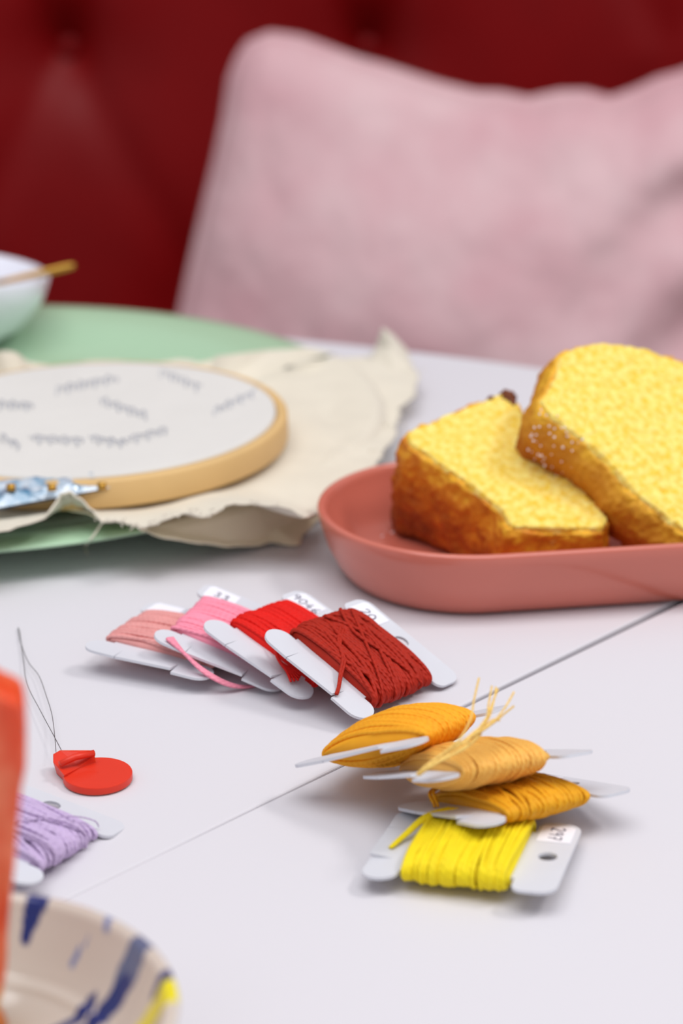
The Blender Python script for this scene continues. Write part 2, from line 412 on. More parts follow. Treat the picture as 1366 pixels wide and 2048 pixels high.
# ---------------------------------------------------------------- embroidery hoop
M_wood = pmat('pale_beech', (226, 188, 128), rough=.5, spec=.3, noise_amt=.1, noise_scale=35)
M_linen = pmat('white_linen', (222, 219, 214), rough=.9, spec=.1, sheen=.15, noise_amt=.03, noise_scale=60, bump=.2, bump_scale=1800)
hm = Matrix.Translation((HC.x, HC.y, TZ+HZ-HT)) @ Matrix.Rotation(math.radians(-1.4), 4, 'Y')
hoop = thing('embroidery_hoop', 'round wooden embroidery hoop holding white fabric with faint grey sketches', 'embroidery hoop', hm)
prof = [(HR-.0032, 0), (HR, 0), (HR+.0003, .0008), (HR+.0003, HT-.0008), (HR-.0003, HT), (HR-.0030, HT), (HR-.0032, HT-.0008), (HR-.0032, 0)]
v_, f_ = revolve(prof, 160); mk('outer_ring', v_, f_, M_wood, hoop)
prof = [(HR-.0062, .0003), (HR-.0036, .0003), (HR-.0034, .0008), (HR-.0034, HT-.0006), (HR-.0040, HT), (HR-.0062, HT-.0004), (HR-.0062, .0003)]
v_, f_ = revolve(prof, 160); mk('inner_ring', v_, f_, M_wood, hoop)
prof = [(.0001, HT+.0004), (.03, HT+.0003), (HR-.005, HT+.0006), (HR-.0036, HT+.0006), (HR-.0034, HT-.0004)]
v_, f_ = revolve(prof, 160); fab = mk('stretched_fabric', v_, f_, M_linen, hoop)
M_penc = pmat('grey_pencil', (188, 190, 198), rough=.9)
vv, ff, uu = [], [], []; hinv = hm.inverted()
for (x0, y0, x1, y1) in ((115, 776, 235, 756), (322, 745, 400, 778), (200, 800, 290, 832), (428, 828, 510, 792), (-40, 800, 65, 808), (0, 868, 40, 890), (60, 872, 165, 880), (180, 875, 250, 888), (255, 880, 335, 862)):
    n = max(5, int(math.hypot(x1-x0, y1-y0)/7)); pts = []
    for k in range(n*2):
        t = k/(n*2-1); ph = k*2.1+x0
        amp = 13+7*math.sin(k*.9+x0)
        pts.append(hinv @ at(x0+(x1-x0)*t+4*math.cos(ph), y0+(y1-y0)*t+amp*math.sin(ph)*.6, HZ+.0008))
    for q in pts: q.z = HT+.0006
    tube(vv, ff, uu, smooth_path(pts, 3), .00030, 4, flat=(Vector((0, 0, 1)), .15))
mk('pencil_sketch', vv, ff, M_penc, fab)
# tightening screw
bm = bmesh.new(); bmesh.ops.create_cone(bm, segments=16, radius1=.0025, radius2=.0025, depth=.012, cap_ends=True)
for v in bm.verts: v.co = Vector((v.co.z-HR-.004, v.co.x, v.co.y+.004))
from_bm('screw', bm, M_gold, hoop)

# ---------------------------------------------------------------- blue plastic packet under the hoop
M_bag = pmat('blue_foil_film', (70, 132, 168), rough=.12, spec=.8, coat=1, col2=(214, 224, 234), noise_scale=160)
pk = [(-40, 1000), (-40, 975), (60, 965), (180, 958), (232, 952), (228, 975), (205, 990), (120, 1005), (60, 1022), (0, 1035)]
c0 = at(90, 985, .012); bag = thing('plastic_packet', 'crinkled blue and clear plastic packet under the left front of the hoop', 'packet', Matrix.Translation(c0))
bx, by = 34, 14; vs = []; fs = []
A, B, C, D = at(-60, 966, .0235), at(232, 953, .0230), at(230, 977, .0222), at(-60, 1030, .0200)
for lay in (0, 1):
    for j in range(by+1):
        for i in range(bx+1):
            s_, t_ = i/bx, j/by
            p = (A*(1-s_)+B*s_)*(1-t_)+(D*(1-s_)+C*s_)*t_
            e = min(1, 5*min(s_, 1-s_, t_, 1-t_)+.05)
            h = e*(.0012+.0022*abs(noise.noise(Vector((p.x*160, p.y*120, 3)))))
            p = p+Vector((0, 0, (.0005+h) if lay == 0 else -.0006*e)); vs.append(p-c0)
n1 = (bx+1)*(by+1)
for j in range(by):
    for i in range(bx):
        a = j*(bx+1)+i; fs.append((a, a+bx+1, a+bx+2, a+1)); fs.append((n1+a, n1+a+1, n1+a+bx+2, n1+a+bx+1))
mk('film', vs, fs, M_bag, bag, smooth=False)
vv, ff, uu = [], [], []
for px in (22, 104, 204):
    p = at(px, 975 if px < 150 else 972, .0255)-c0
    tube(vv, ff, uu, [p+Vector((-.0012, 0, 0)), p+Vector((.0012, 0, 0))], .0012, 8)
mk('gold_print', vv, ff, M_gold, bag)

# loose thread over the green rim
vv, ff, uu = [], [], []
tp = [at(212, 1034, .0175), at(200, 1052, .0140), at(188, 1070, .0124), at(178, 1082, .0105), at(170, 1094, .0013), at(174, 1106, .0006)]
tube(vv, ff, uu, smooth_path([q-tp[0] for q in tp], 6), .00035, 5)
lt = mk('loose_thread', vv, ff, pmat('white_thread', (228, 224, 205), rough=.8)); lt.location = tp[0]
tag(lt, 'single pale loose thread hanging over the front rim of the green plate', 'thread')

# ---------------------------------------------------------------- pink oval dish
M_pink = pmat('terracotta_glaze', (208, 114, 96), rough=.28, spec=.5, coat=.35, noise_amt=.06, noise_scale=25)
PC = Vector((.0355, .6125)); PA = math.radians(9.5); STR = .105
pm = Matrix.Translation((PC.x, PC.y, TZ)) @ Matrix.Rotation(PA, 4, 'Z')
pd = thing('oval_dish', 'terracotta pink oval dish holding two slices of yellow cake', 'dish', pm)
RP = .0425; PH = .0205
prof = [(.0, .0032), (.025, .0032), (.031, .0045), (.0350, .0085), (.0378, .0135), (.0398, .0185), (.0402, PH-.0002), (.0411, PH+.0003), (.0422, PH), (RP, PH-.0008), (.0418, .0165), (.0398, .0100), (.0370, .0045), (.0345, .0012), (.032, .0), (.029, 0), (.0285, .0008), (.0, .0008)]
vs = []; fs = []; K = len(prof); NS = 48
path = []
for i in range(NS+1): path.append((0, math.pi/2+math.pi*i/NS))
for i in range(NS+1): path.append((STR, -math.pi/2+math.pi*i/NS))
for cx, a in path:
    for r, z in prof: vs.append((cx+r*math.cos(a), r*math.sin(a), z))
NP = len(path)
for i in range(NP):
    j = (i+1) % NP
    for q in range(K-1): fs.append((i*K+q, j*K+q, j*K+q+1, i*K+q+1))
mk('dish_body', vs, fs, M_pink, pd)

# ---------------------------------------------------------------- cake slices
def tex(name, size, depth=2):
    t = bpy.data.textures.new(name, 'CLOUDS'); t.noise_scale = size; t.noise_depth = depth; return t
T1 = tex('crumb_big', .006); T2 = tex('crumb_small', .0016, 3); T3 = tex('crust_big', .009); 
def crumb_mat():
    m = bpy.data.materials.new('cake_crumb'); m.use_nodes = True; nt = m.node_tree; b = nt.nodes['Principled BSDF']
    tc = nt.nodes.new('ShaderNodeTexCoord'); n = nt.nodes.new('ShaderNodeTexNoise'); n.inputs['Scale'].default_value = 400; n.inputs['Detail'].default_value = 3
    nt.links.new(tc.outputs['Object'], n.inputs['Vector'])
    r = nt.nodes.new('ShaderNodeValToRGB'); r.color_ramp.elements[0].position = .32; r.color_ramp.elements[0].color = lin((238, 196, 62)); r.color_ramp.elements[1].position = .62; r.color_ramp.elements[1].color = lin((250, 226, 128))
    nt.links.new(n.outputs['Fac'], r.inputs['Fac']); nt.links.new(r.outputs['Color'], b.inputs['Base Color'])
    b.inputs['Roughness'].default_value = .8; b.inputs['Specular IOR Level'].default_value = .2
    b.inputs['Subsurface Weight'].default_value = .25; b.inputs['Subsurface Radius'].default_value = (1, .6, .15); b.inputs['Subsurface Scale'].default_value = .003
    bp = nt.nodes.new('ShaderNodeBump'); bp.inputs['Strength'].default_value = .4; bp.inputs['Distance'].default_value = .0006
    nt.links.new(n.outputs['Fac'], bp.inputs['Height']); nt.links.new(bp.outputs['Normal'], b.inputs['Normal'])
    return m
def crust_mat(T, cols=((236, 176, 44), (214, 130, 24), (176, 88, 12), (118, 54, 8))):
    "golden at the cut face (local z = 0) turning brown away from it"
    m = bpy.data.materials.new('cake_crust'); m.use_nodes = True; nt = m.node_tree; b = nt.nodes['Principled BSDF']
    tc = nt.nodes.new('ShaderNodeTexCoord'); n = nt.nodes.new('ShaderNodeTexNoise'); n.inputs['Scale'].default_value = 150; n.inputs['Detail'].default_value = 4
    nt.links.new(tc.outputs['Object'], n.inputs['Vector'])
    sp = nt.nodes.new('ShaderNodeSeparateXYZ'); nt.links.new(tc.outputs['Object'], sp.inputs[0])
    a = nt.nodes.new('ShaderNodeMath'); a.operation = 'MULTIPLY'; a.inputs[1].default_value = -1/T; nt.links.new(sp.outputs['Z'], a.inputs[0])
    c = nt.nodes.new('ShaderNodeMath'); c.operation = 'MULTIPLY_ADD'; c.inputs[1].default_value = .9; c.inputs[2].default_value = -.45; nt.links.new(n.outputs['Fac'], c.inputs[0])
    d = nt.nodes.new('ShaderNodeMath'); d.operation = 'ADD'; nt.links.new(a.outputs[0], d.inputs[0]); nt.links.new(c.outputs[0], d.inputs[1])
    r = nt.nodes.new('ShaderNodeValToRGB'); cr = r.color_ramp
    cr.elements[0].position = .0; cr.elements[0].color = lin(cols[0]); cr.elements[1].position = .85; cr.elements[1].color = lin(cols[3])
    e = cr.elements.new(.16); e.color = lin(cols[1]); e = cr.elements.new(.42); e.color = lin(cols[2])
    nt.links.new(d.outputs[0], r.inputs['Fac']); nt.links.new(r.outputs['Color'], b.inputs['Base Color'])
    b.inputs['Roughness'].default_value = .55; b.inputs['Specular IOR Level'].default_value = .35
    bp = nt.nodes.new('ShaderNodeBump'); bp.inputs['Strength'].default_value = .8; bp.inputs['Distance'].default_value = .0012
    nt.links.new(n.outputs['Fac'], bp.inputs['Height']); nt.links.new(bp.outputs['Normal'], b.inputs['Normal'])
    return m
M_crumb = crumb_mat()
def densify(pts, step):
    out = []
    for a, b in zip(pts, pts[1:]+pts[:1]):
        n = max(1, int((b-a).length/step)); out += [a+(b-a)*k/n for k in range(n)]
    return out
def cake(px, pp, n, T, label, crust_t=.0022, floor=.0042, tips=(), cols=None, slump=.003):
    n = n.normalized(); W = [onplane(x, y, pp, n) for x, y in px]
    e1 = Vector((1, 0, 0)); e1 = (e1-n*e1.dot(n)).normalized(); e2 = n.cross(e1)
    c = sum(W, Vector())/len(W)
    mat = Matrix((( e1.x, e2.x, n.x, c.x), (e1.y, e2.y, n.y, c.y), (e1.z, e2.z, n.z, c.z), (0, 0, 0, 1)))
    loc = [Vector(((p-c).dot(e1), (p-c).dot(e2))) for p in W]
    if sum(a.x*b.y-b.x*a.y for a, b in zip(loc, loc[1:]+loc[:1])) < 0: loc = loc[::-1]
    loc = densify(loc, .003); L = len(loc)
    nr = []
    for i in range(L):
        t = (loc[(i+2) % L]-loc[i-2]).normalized(); nr.append(Vector((t.y, -t.x)))
    root = thing('cake_slice', label, 'cake slice', mat, 'cake slices in the oval dish')
    inv = mat.inverted()
    def prism(off_out, z0, z1, ringt=None):
        bm = bmesh.new(); NL = 5
        def lev(base):
            out = []
            for k in range(NL+1):
                t = k/NL; z = z1+(z0-z1)*t; extra = .0012*math.sin(math.pi*min(1, t*1.3))-slump*max(0, (t-.35)/.65)**1.6
                out.append([bm.verts.new((p.x+q.x*(base+extra), p.y+q.y*(base+extra), z)) for p, q in zip(loc, nr)])
            return out
        A_ = lev(off_out); b, a = A_[0], A_[-1]
        for k in range(NL):
            for i in range(L): j = (i+1) % L; bm.faces.new((A_[k][i], A_[k][j], A_[k+1][j], A_[k+1][i]))
        if ringt is None:
            bmesh.ops.triangle_fill(bm, edges=[bm.edges.get((a[i], a[(i+1) % L])) for i in range(L)], use_beauty=True)
            bmesh.ops.triangle_fill(bm, edges=[bm.edges.get((b[i], b[(i+1) % L])) for i in range(L)], use_beauty=True)
        else:
            B_ = lev(-ringt); d1, c1 = B_[0], B_[-1]
            for k in range(NL):
                for i in range(L): j = (i+1) % L; bm.faces.new((B_[k][i], B_[k+1][i], B_[k+1][j], B_[k][j]))
            for i in range(L):
                j = (i+1) % L
                bm.faces.new((a[i], a[j], c1[j], c1[i])); bm.faces.new((d1[i], d1[j], b[j], b[i]))
        bmesh.ops.recalc_face_normals(bm, faces=bm.faces)
        # rest on the dish floor: cut level
        pl = inv @ Vector((c.x, c.y, TZ+floor)); pn = (inv.to_3x3() @ Vector((0, 0, 1))).normalized()
        bmesh.ops.bisect_plane(bm, geom=bm.verts[:]+bm.edges[:]+bm.faces[:], plane_co=pl, plane_no=pn, clear_inner=True)
        bmesh.ops.holes_fill(bm, edges=[e for e in bm.edges if e.is_boundary])
        return bm
    def finish(o, vox, disp):
        m = o.modifiers.new('r', 'REMESH'); m.mode = 'VOXEL'; m.voxel_size = vox; m.use_smooth_shade = True
        for t, s in disp:
            m = o.modifiers.new('d', 'DISPLACE'); m.texture = t; m.strength = s; m.mid_level = .5; m.texture_coords = 'LOCAL'
    o = from_bm('crumb', prism(-.0004, -T, 0), M_crumb, root, True); finish(o, .0007, ((T1, .0016), (T2, .0016)))
    o = from_bm('crust', prism(.0010, -T-.0012, -.0014, crust_t), crust_mat(T, cols) if cols else crust_mat(T), root, True); finish(o, .0007, ((T3, .0030), (T2, .0016)))
    for (x, y, s) in tips:
        q = inv @ onplane(x, y, pp, n); bm = bmesh.new(); bmesh.ops.create_icosphere(bm, subdivisions=3, radius=s)
        for v in bm.verts: v.co = v.co*(1+.35*noise.noise(v.co*900)); v.co = Vector((v.co.x, v.co.y, v.co.z*1.2))+Vector((q.x, q.y, -.0015))
        from_bm('browned_crumb', bm, M_brown, root, True)
    return root
M_brown = pmat('browned_crust', (120, 58, 16), rough=.6, noise_amt=.3, noise_scale=300)
f1 = [(812, 868), (826, 858), (870, 838), (930, 812), (975, 797), (1000, 788), (1022, 790), (1040, 812), (1052, 838), (1080, 880), (1120, 928), (1165, 975), (1200, 1010), (1218, 1040), (1205, 1056), (1140, 1058), (1070, 1056), (1020, 1050), (1000, 1015), (960, 985), (900, 940), (850, 905), (822, 888)]
cake(f1, at(960, 985, .0275), Vector((.12, -.36, .92)), .040, 'smaller yellow cake slice at the left end of the pink oval dish', tips=((1016, 792, .0026), (1022, 804, .0020), (985, 794, .0014)))
f2 = [(1082, 800), (1100, 778), (1112, 745), (1122, 712), (1140, 698), (1165, 690), (1205, 684), (1260, 690), (1310, 702), (1366, 722), (1420, 760), (1450, 840), (1470, 960), (1460, 1090), (1420, 1092), (1366, 1058), (1310, 1014), (1270, 982), (1225, 930), (1180, 888), (1120, 842), (1095, 824)]
C2 = cake(f2, at(1270, 980, .031), Vector((.34, -.47, .81)), .0205, 'larger yellow cake slice leaning over its neighbour at the right end of the pink dish', cols=((236, 180, 46), (222, 158, 40), (206, 136, 34), (176, 96, 20)))
# sugar crystals on the dish floor and on the crust
M_sugar = pmat('sugar', (240, 232, 235), rough=.2, spec=.6)
vv, ff = [], []
def crystals(lst, s=.00035):
    for p in lst:
        b_ = len(vv); R = Matrix.Rotation(random.uniform(0, 3), 3, Vector((random.random(), random.random(), random.random()+.01)).normalized()); k = s*random.uniform(.5, 1.5)
        for q in ((1, 0, 0), (-1, 0, 0), (0, 1, 0), (0, -1, 0), (0, 0, 1), (0, 0, -1)): vv.append(p+R @ Vector(q)*k)
        for t in ((0, 2, 4), (2, 1, 4), (1, 3, 4), (3, 0, 4), (2, 0, 5), (1, 2, 5), (3, 1, 5), (0, 3, 5)): ff.append(tuple(b_+i for i in t))
crystals([at(random.gauss(735, 24), random.gauss(1052, 12), .0042) for _ in range(240)])
p0 = at(735, 1052, 0)
sg = mk('sugar_crumbs', [v-p0 for v in vv], ff, M_sugar, smooth=False); sg.location = p0
tag(sg, 'scatter of tiny white sugar crumbs on the floor of the pink dish', 'sugar'); sg['kind'] = 'stuff'

vv, ff = [], []
n2 = Vector((.34, -.47, .81)).normalized()
pts = []
for _ in range(60):
    a_ = random.random(); x_ = 1085+a_*95+random.gauss(0, 6); y_ = 826+a_*60+random.gauss(0, 5)
    pts.append(onplane(x_, y_, at(1270, 980, .031), n2)-n2*random.uniform(-.001, .016)+Vector((-.55, -.62, .3)).normalized()*.0016)
crystals(pts, .00036)
q0 = onplane(1120, 842, at(1270, 980, .031), n2)
sg = mk('sugar_crumbs', [v-q0 for v in vv], ff, M_sugar, smooth=False); sg.location = q0
tag(sg, 'coarse white sugar grains stuck to the left crust of the larger cake slice', 'sugar'); sg['kind'] = 'stuff'

# ---------------------------------------------------------------- thread bobbins
def arc(cx, cy, r, a0, a1, n=7):
    return [(cx+r*math.cos(math.radians(a0+(a1-a0)*i/n)), cy+r*math.sin(math.radians(a0+(a1-a0)*i/n))) for i in range(n+1)]
def card_bm(t=.7, wl=9.5, ws=8.0, bend=.7, rr=3.8):
    "H-shaped card in mm: slit flange at -u, label flange with a hole at +u"
    U0, U1, U2, U3 = -21, -21+ws, 21-wl, 21
    P = []
    P += [(U1, -12.2), (U2, -12.2)]
    P += arc(U2+2.5, -15.5, 2.5, 180, 270)+arc(U3-rr, -18+rr, rr, 270, 360)
    P += arc(U3-rr, 18-rr, rr, 0, 90)+arc(U2+2.5, 15.5, 2.5, 90, 180)
    P += [(U2, 12.2), (U1, 12.2)]
    rf = ws/2
    P += arc(U1-rf, 18-rf, rf, 0, 180, 12)
    P += [(U0, 8.12), (U0+ws*.62, 8.0), (U0, 7.88), (U0, 0), (U0, -7.88), (U0+ws*.62, -8.0), (U0, -8.12)]
    P += arc(U1-rf, -18+rf, rf, 180, 360, 12)
    bm = bmesh.new(); S = .001
    vv = [bm.verts.new((x*S, y*S, 0)) for x, y in P]
    es = [bm.edges.new((vv[i], vv[(i+1) % len(vv)])) for i in range(len(vv))]
    hc = [bm.verts.new((x*S, y*S, 0)) for x, y in [( (U2+U3)/2+2.1*math.cos(a), 2.1*math.sin(a)) for a in [2*math.pi*k/20 for k in range(20)]]]
    es += [bm.edges.new((hc[i], hc[(i+1) % 20])) for i in range(20)]
    bmesh.ops.triangle_fill(bm, edges=es, use_beauty=True)
    bmesh.ops.subdivide_edges(bm, edges=[e for e in bm.edges if e.calc_length() > .006], cuts=2, use_grid_fill=False)
    bmesh.ops.triangulate(bm, faces=bm.faces)
    for v in bm.verts:
        x, y = v.co.x*1000, v.co.y*1000
        if x < U1 and abs(y) < 7.95: v.co.z += bend*.001*(U1-x)/ws*(8-y)/16
        elif x < U1 and y < -8.05: v.co.z -= .5*bend*.001*((U1-x)/ws)
    r = bmesh.ops.extrude_face_region(bm, geom=bm.faces[:])
    for g in r['geom']:
        if isinstance(g, bmesh.types.BMVert): g.co.z -= t*.001
    return bm
def winding(mat, root, a=15.6, b=3.9, p=2.6, n=24, skew=1.0, sd=.6, r=.56, u0=-12.3, u1=10.8, layers=2, rnd=None, messy=0.0, taper=.42):
    rnd = rnd or random.Random(3)
    vs, fs, uv = [], [], []
    def sup(th, A, B):
        c, s = math.cos(th), math.sin(th)
        return A*math.copysign(abs(c)**(2/p), c), B*math.copysign(abs(s)**(2/p), s)
    # core
    NU, NT = 12, 40; base = 0; A = a-2.8*r; B = b-2.4*r
    tap = lambda u: 1-taper*abs((u-(u0+u1)/2)/((u1-u0)/2))**4
    for i in range(NU+1):
        u = u0+.2+(u1-u0-.4)*i/NU
        for k in range(NT):
            v, z = sup(2*math.pi*k/NT, A, B*tap(u)); vs.append(Vector((u, v, z))*.001); uv.append((0, 0))
    for i in range(NU):
        for k in range(NT):
            l = (k+1) % NT; fs.append((i*NT+k, i*NT+l, (i+1)*NT+l, (i+1)*NT+k))
    fs.append(tuple(range(NT))[::-1]); fs.append(tuple(NU*NT+k for k in range(NT)))
    for lay in range(layers):
        for i in range(n):
            uc = u0+r+(u1-u0-2*r)*(i+.5*(lay % 2))/(n-1 if lay % 2 == 0 else n)
            sk = skew+sd*2.2*noise.noise(Vector((i*.22, lay*7.3, skew)))+rnd.gauss(0, .22)
            dA = (lay-layers+1)*.55*r+rnd.uniform(-.35, .35)*r*2
            dB = (lay-layers+1)*.75*r+rnd.uniform(-.35, .35)*r*2
            if rnd.random() < messy: sk += rnd.choice((-1, 1))*rnd.uniform(2, 5.5); dB += .5*r
            pts = []; M = 44
            for k in range(M):
                th = 2*math.pi*k/M
                v, z = sup(th, a-r+dA, b-r*.6+dB)
                u = uc+sk*math.cos(th)+.35*noise.noise(Vector((i*3.1+lay*50, math.cos(th)*.7, math.sin(th)*.7)))
                u = max(u0+r*.6, min(u1-r*.6, u))
                z *= tap(u); z += .07*noise.noise(Vector((i*1.7, v*.3, lay*9.)))
                pts.append(Vector((u, v, z))*.001)
            PHASE[0] = rnd.random(); tube(vs, fs, uv, pts, r*.001, 7, True)
    return mk('thread_winding', vs, fs, mat, root, uv=uv)
DIG = {'0': [[(.3, 1), (.05, .7), (.05, .3), (.3, 0), (.55, .3), (.55, .7), (.3, 1)]], '2': [[(.05, .8), (.2, 1), (.45, .95), (.5, .7), (.3, .35), (.05, .02), (.3, .06), (.58, 0)]],
       '9': [[(.5, .75), (.3, .98), (.08, .8), (.15, .55), (.4, .55), (.52, .8), (.5, .4), (.42, 0)]], '7': [[(.05, .95), (.3, .97), (.55, .95), (.35, .45), (.25, 0)], [(.15, .5), (.48, .52)]],
       '4': [[(.4, 1), (.05, .35), (.58, .38)], [(.42, .6), (.4, 0)]], '6': [[(.45, 1), (.12, .5), (.1, .15), (.32, 0), (.52, .2), (.35, .42), (.12, .25)]],
       '3': [[(.08, .92), (.35, 1), (.5, .78), (.25, .53), (.52, .3), (.35, .02), (.05, .1)]], '8': [[(.3, .52), (.08, .78), (.3, 1), (.5, .78), (.3, .52), (.06, .22), (.3, 0), (.54, .22), (.3, .52)]]}
def label(root, text, v0=16.2, v1=7.5, wl=9.5, size=3.0):
    x0, x1 = 21-wl+.8, 21-1.2
    st = mk('number_sticker', [Vector(q)*.001 for q in ((x0, v1, .04), (x1, v1, .04), (x1, v0-.8, .04), (x1-1.2, v0, .04), (x0+.8, v0, .04), (x0, v0-.6, .04), (x0, v1, .16), (x1, v1, .16), (x1, v0-.8, .16), (x1-1.2, v0, .16), (x0+.8, v0, .16), (x0, v0-.6, .16))],
            [(6, 7, 8, 9, 10, 11), (5, 4, 3, 2, 1, 0)]+[(i, (i+1) % 6, 6+(i+1) % 6, 6+i) for i in range(6)], M_sticker, root, smooth=False)
    if text:
        vv, ff, uu = [], [], []; step = .78*size; tot = step*len(text)-.2*size
        cv_ = (v0+v1)/2+tot/2
        for i, ch in enumerate(text):
            for stq in DIG[ch]:
                pts = [Vector(((x0+x1)/2-size/2+y*size, cv_-i*step-x*size, .19))*.001 for x, y in stq]
                tube(vv, ff, uu, smooth_path(pts, 4), .00019, 5, flat=(Vector((0, 0, 1)), .25))
        mk('handwritten_number', vv, ff, M_ink, st)
    return st
BOB = [  # name, loc mm, u axis, v axis, colour, label, winding options
 ('salmon', (-42.9, 551.6, 4.9), (.38, .923, -.064), (-.92, .384, .077), (229, 158, 154), 'dusty salmon pink thread bobbin at the left end of the leaning row', dict(b=3.7, p=2.1, skew=1.4, sd=1.3), None),
 ('pink', (-26.3, 549.7, 6.6), (.296, .955, -.019), (-.911, .288, .296), (255, 150, 172), 'bubblegum pink thread bobbin leaning on the salmon one', dict(b=3.6, p=2.1, skew=1.2, sd=1.2), '33'),
 ('red', (-10.6, 541.5, 8.2), (.614, .785, -.084), (-.736, .608, .31), (226, 24, 14), 'bright red thread bobbin leaning between the pink and brick red ones', dict(b=4.2, p=2.2, skew=.6, sd=.7), '9046'),
 ('dark_red', (5.2, 529.0, 9.6), (.629, .773, -.081), (-.698, .608, .379), (172, 36, 16), 'brick red thread bobbin marked 20 at the right end of the leaning row', dict(b=4.3, p=2.7, skew=.8, sd=1.1, messy=.4, taper=.3), '20'),
 ('orange', (13.8, 474.9, 13.6), (.562, .813, -.155), (-.788, .469, -.398), (255, 172, 36), 'bright orange thread bobbin tilted against the top of the orange stack', dict(b=6.0, p=1.75, taper=.5, skew=1.0, sd=.5, n=27, r=.5), None),
 ('light_orange', (30.1, 458.3, 14.6), (.885, .461, -.064), (-.448, .806, -.388), (252, 188, 92), 'pale apricot thread bobbin lying on the mustard one with a frayed tail', dict(b=5.0, p=1.95, skew=.8, sd=.6, n=27, r=.5), None),
 ('mustard', (38.4, 457.2, 6.6), (.847, .529, -.062), (-.522, .801, -.293), (232, 166, 30), 'mustard thread bobbin at the bottom of the orange stack', dict(b=4.3, p=1.95, skew=1.6, sd=1.4, messy=.35), '783'),
 ('yellow', (28.5, 437.0, 4.3), (.964, -.263, .042), (.265, .962, -.071), (252, 222, 30), 'lemon yellow thread bobbin marked 297 lying flat in front', dict(b=4.0, p=2.9, skew=.5, sd=.7, a=15.4, taper=.25), '297'),
 ('lilac', (-72.2, 445.9, 5.2), (.413, .9, -.139), (-.891, .431, .142), (200, 178, 214), 'pale lilac thread bobbin partly behind the orange fruit wedge', dict(b=3.9, p=2.5, skew=1.5, sd=1.3, messy=.35, n=25, r=.5), None)]
DIG['7'] = [[(.05, .95), (.3, .97), (.55, .95), (.35, .45), (.25, 0)], [(.15, .5), (.48, .52)]]
BM = {}; BT = {}; BR = {}
for name, loc, u, v, colr, lab, opt, txt in BOB:
    u = Vector(u).normalized(); v = Vector(v); v = (v-u*v.dot(u)).normalized(); n = u.cross(v)
    l = Vector(loc)*.001
    mat = Matrix(((u.x, v.x, n.x, l.x), (u.y, v.y, n.y, l.y), (u.z, v.z, n.z, l.z+TZ), (0, 0, 0, 1)))
    root = thing('thread_bobbin', lab, 'thread bobbin', mat, 'floss bobbins on the table')
    tm = thread_mat(name+'_floss', colr, sheen=.15 if name == 'light_orange' else .04, rough=.42 if name == 'light_orange' else .62)
    from_bm('card', card_bm(), M_card, root)
    winding(tm, root, rnd=random.Random(sum(map(ord, name))), **opt)
    if txt or name == 'salmon': label(root, txt)
    BM[name] = mat; BT[name] = tm; BR[name] = root
def tail(name, paths, r, part='thread_tail'):
    "paths of (px, py, height mm) in table coordinates -> one mesh under the bobbin"
    inv = BM[name].inverted(); vs, fs, uv = [], [], []
    for p in paths:
        rr = r
        if isinstance(p, tuple): p, rr = p
        pts = smooth_path([inv @ at(x, y, z*.001) for x, y, z in p], 7)
        tube(vs, fs, uv, pts, rr*.001, 7)
    return mk(part, vs, fs, BT[name], BR[name], uv=uv)
def ltail(name, paths, r, part='thread_tail'):
    "same in the bobbin's own millimetres"
    vs, fs, uv = [], [], []
    for p in paths:
        pts = smooth_path([Vector(q)*.001 for q in p], 7)
        tube(vs, fs, uv, pts, [r*.001*(1-.35*k/len(pts)) for k in range(len(pts))], 7)
    return mk(part, vs, fs, BT[name], BR[name], uv=uv)
ltail('dark_red', [[(-2, 8, 4.0), (-8, 3.5, 4.3), (-11, -1, 3.8), (-14.5, -4.0, 2.4), (-18, -7.0, 1.2), (-20.2, -8.4, .6)], [(-2, 7, 4.0), (-8.4, 2.5, 4.3), (-11.2, -2, 3.6), (-14.8, -4.8, 2.2), (-18, -7.4, 1.1), (-19.8, -8.6, .5)]], .5)
ltail('red', [[(-10, 3, 3.8), (-13, -1, 3.0), (-15, -5, 1.6), (-15.5+k*.5, -9, 1.4), (-16.5+k*.9, -13+abs(k)*.4, 1.3+.2*k)] for k in (-2, -1, 0, 1, 2)], .5)
ltail('pink', [[(-19.5+k*.5, 14-k*.3, .8), (-22+k*.5, 8, .2-.3*k), (-24+k*.4, 1, -1.6), (-22+k*.4, -6, -3.2), (-16, -11, -3.6), (-10, -13, -3)] for k in (0, 1, 2, 3)], .5)
ltail('yellow', [[(-8+k, 12, 3.9), (-12.5+k*.6, 7, 3.7), (-15.8+k*.4, 1, 1.6), (-17.5+k*.2, -4.5, .8)] for k in (0, 1, 1.9)], .5)
ltail('mustard', [[(-9, 10, 3.4), (-13.5, 11, 3.2), (-16.5, 8.5, 2.8), (-17.0, 6.5, 1.2), (-17.2, 6.0, .3)], [(-9, 9, 3.5), (-13, 10, 3.7), (-15.9, 7.8, 3.2), (-16.4, 6.0, 1.2), (-16.5, 5.6, .3)]], .5)
ltail('lilac', [[(-12, 0, 4.4), (-2, -6, 4.6), (6, -11, 4.5), (11.5, -13.5, 2.6), (13.5, -14, .6)]], .22)
ltail('lilac', [[(-8, 8, 4.5), (-9, -4, 4.6), (-8.6, -12, 4.3), (-7.6, -15.2, 2), (-7.4, -15.6, -1)], [(6, 10, 4.3), (0, -2, 4.7), (3, -12, 4.3), (6, -15.2, 1.2), (6, -15.4, -1.5)]], .5, 'crossing_strand')
ltail('dark_red', [[(7, 12, 4.2), (0, 2, 4.9), (-6, -8, 4.5), (-9.5, -14, 3.0), (-10, -15.8, 0)], [(-3, 13, 4.3), (2, 2, 4.8), (-2, -8, 4.6), (-5, -15.4, 2.2), (-5, -15.8, 0)], [(4, 13.5, 4.1), (-1, 4, 4.9), (1, -6, 4.8), (5, -15.3, 2.2), (5, -15.8, 0)]], .5, 'crossing_strand')
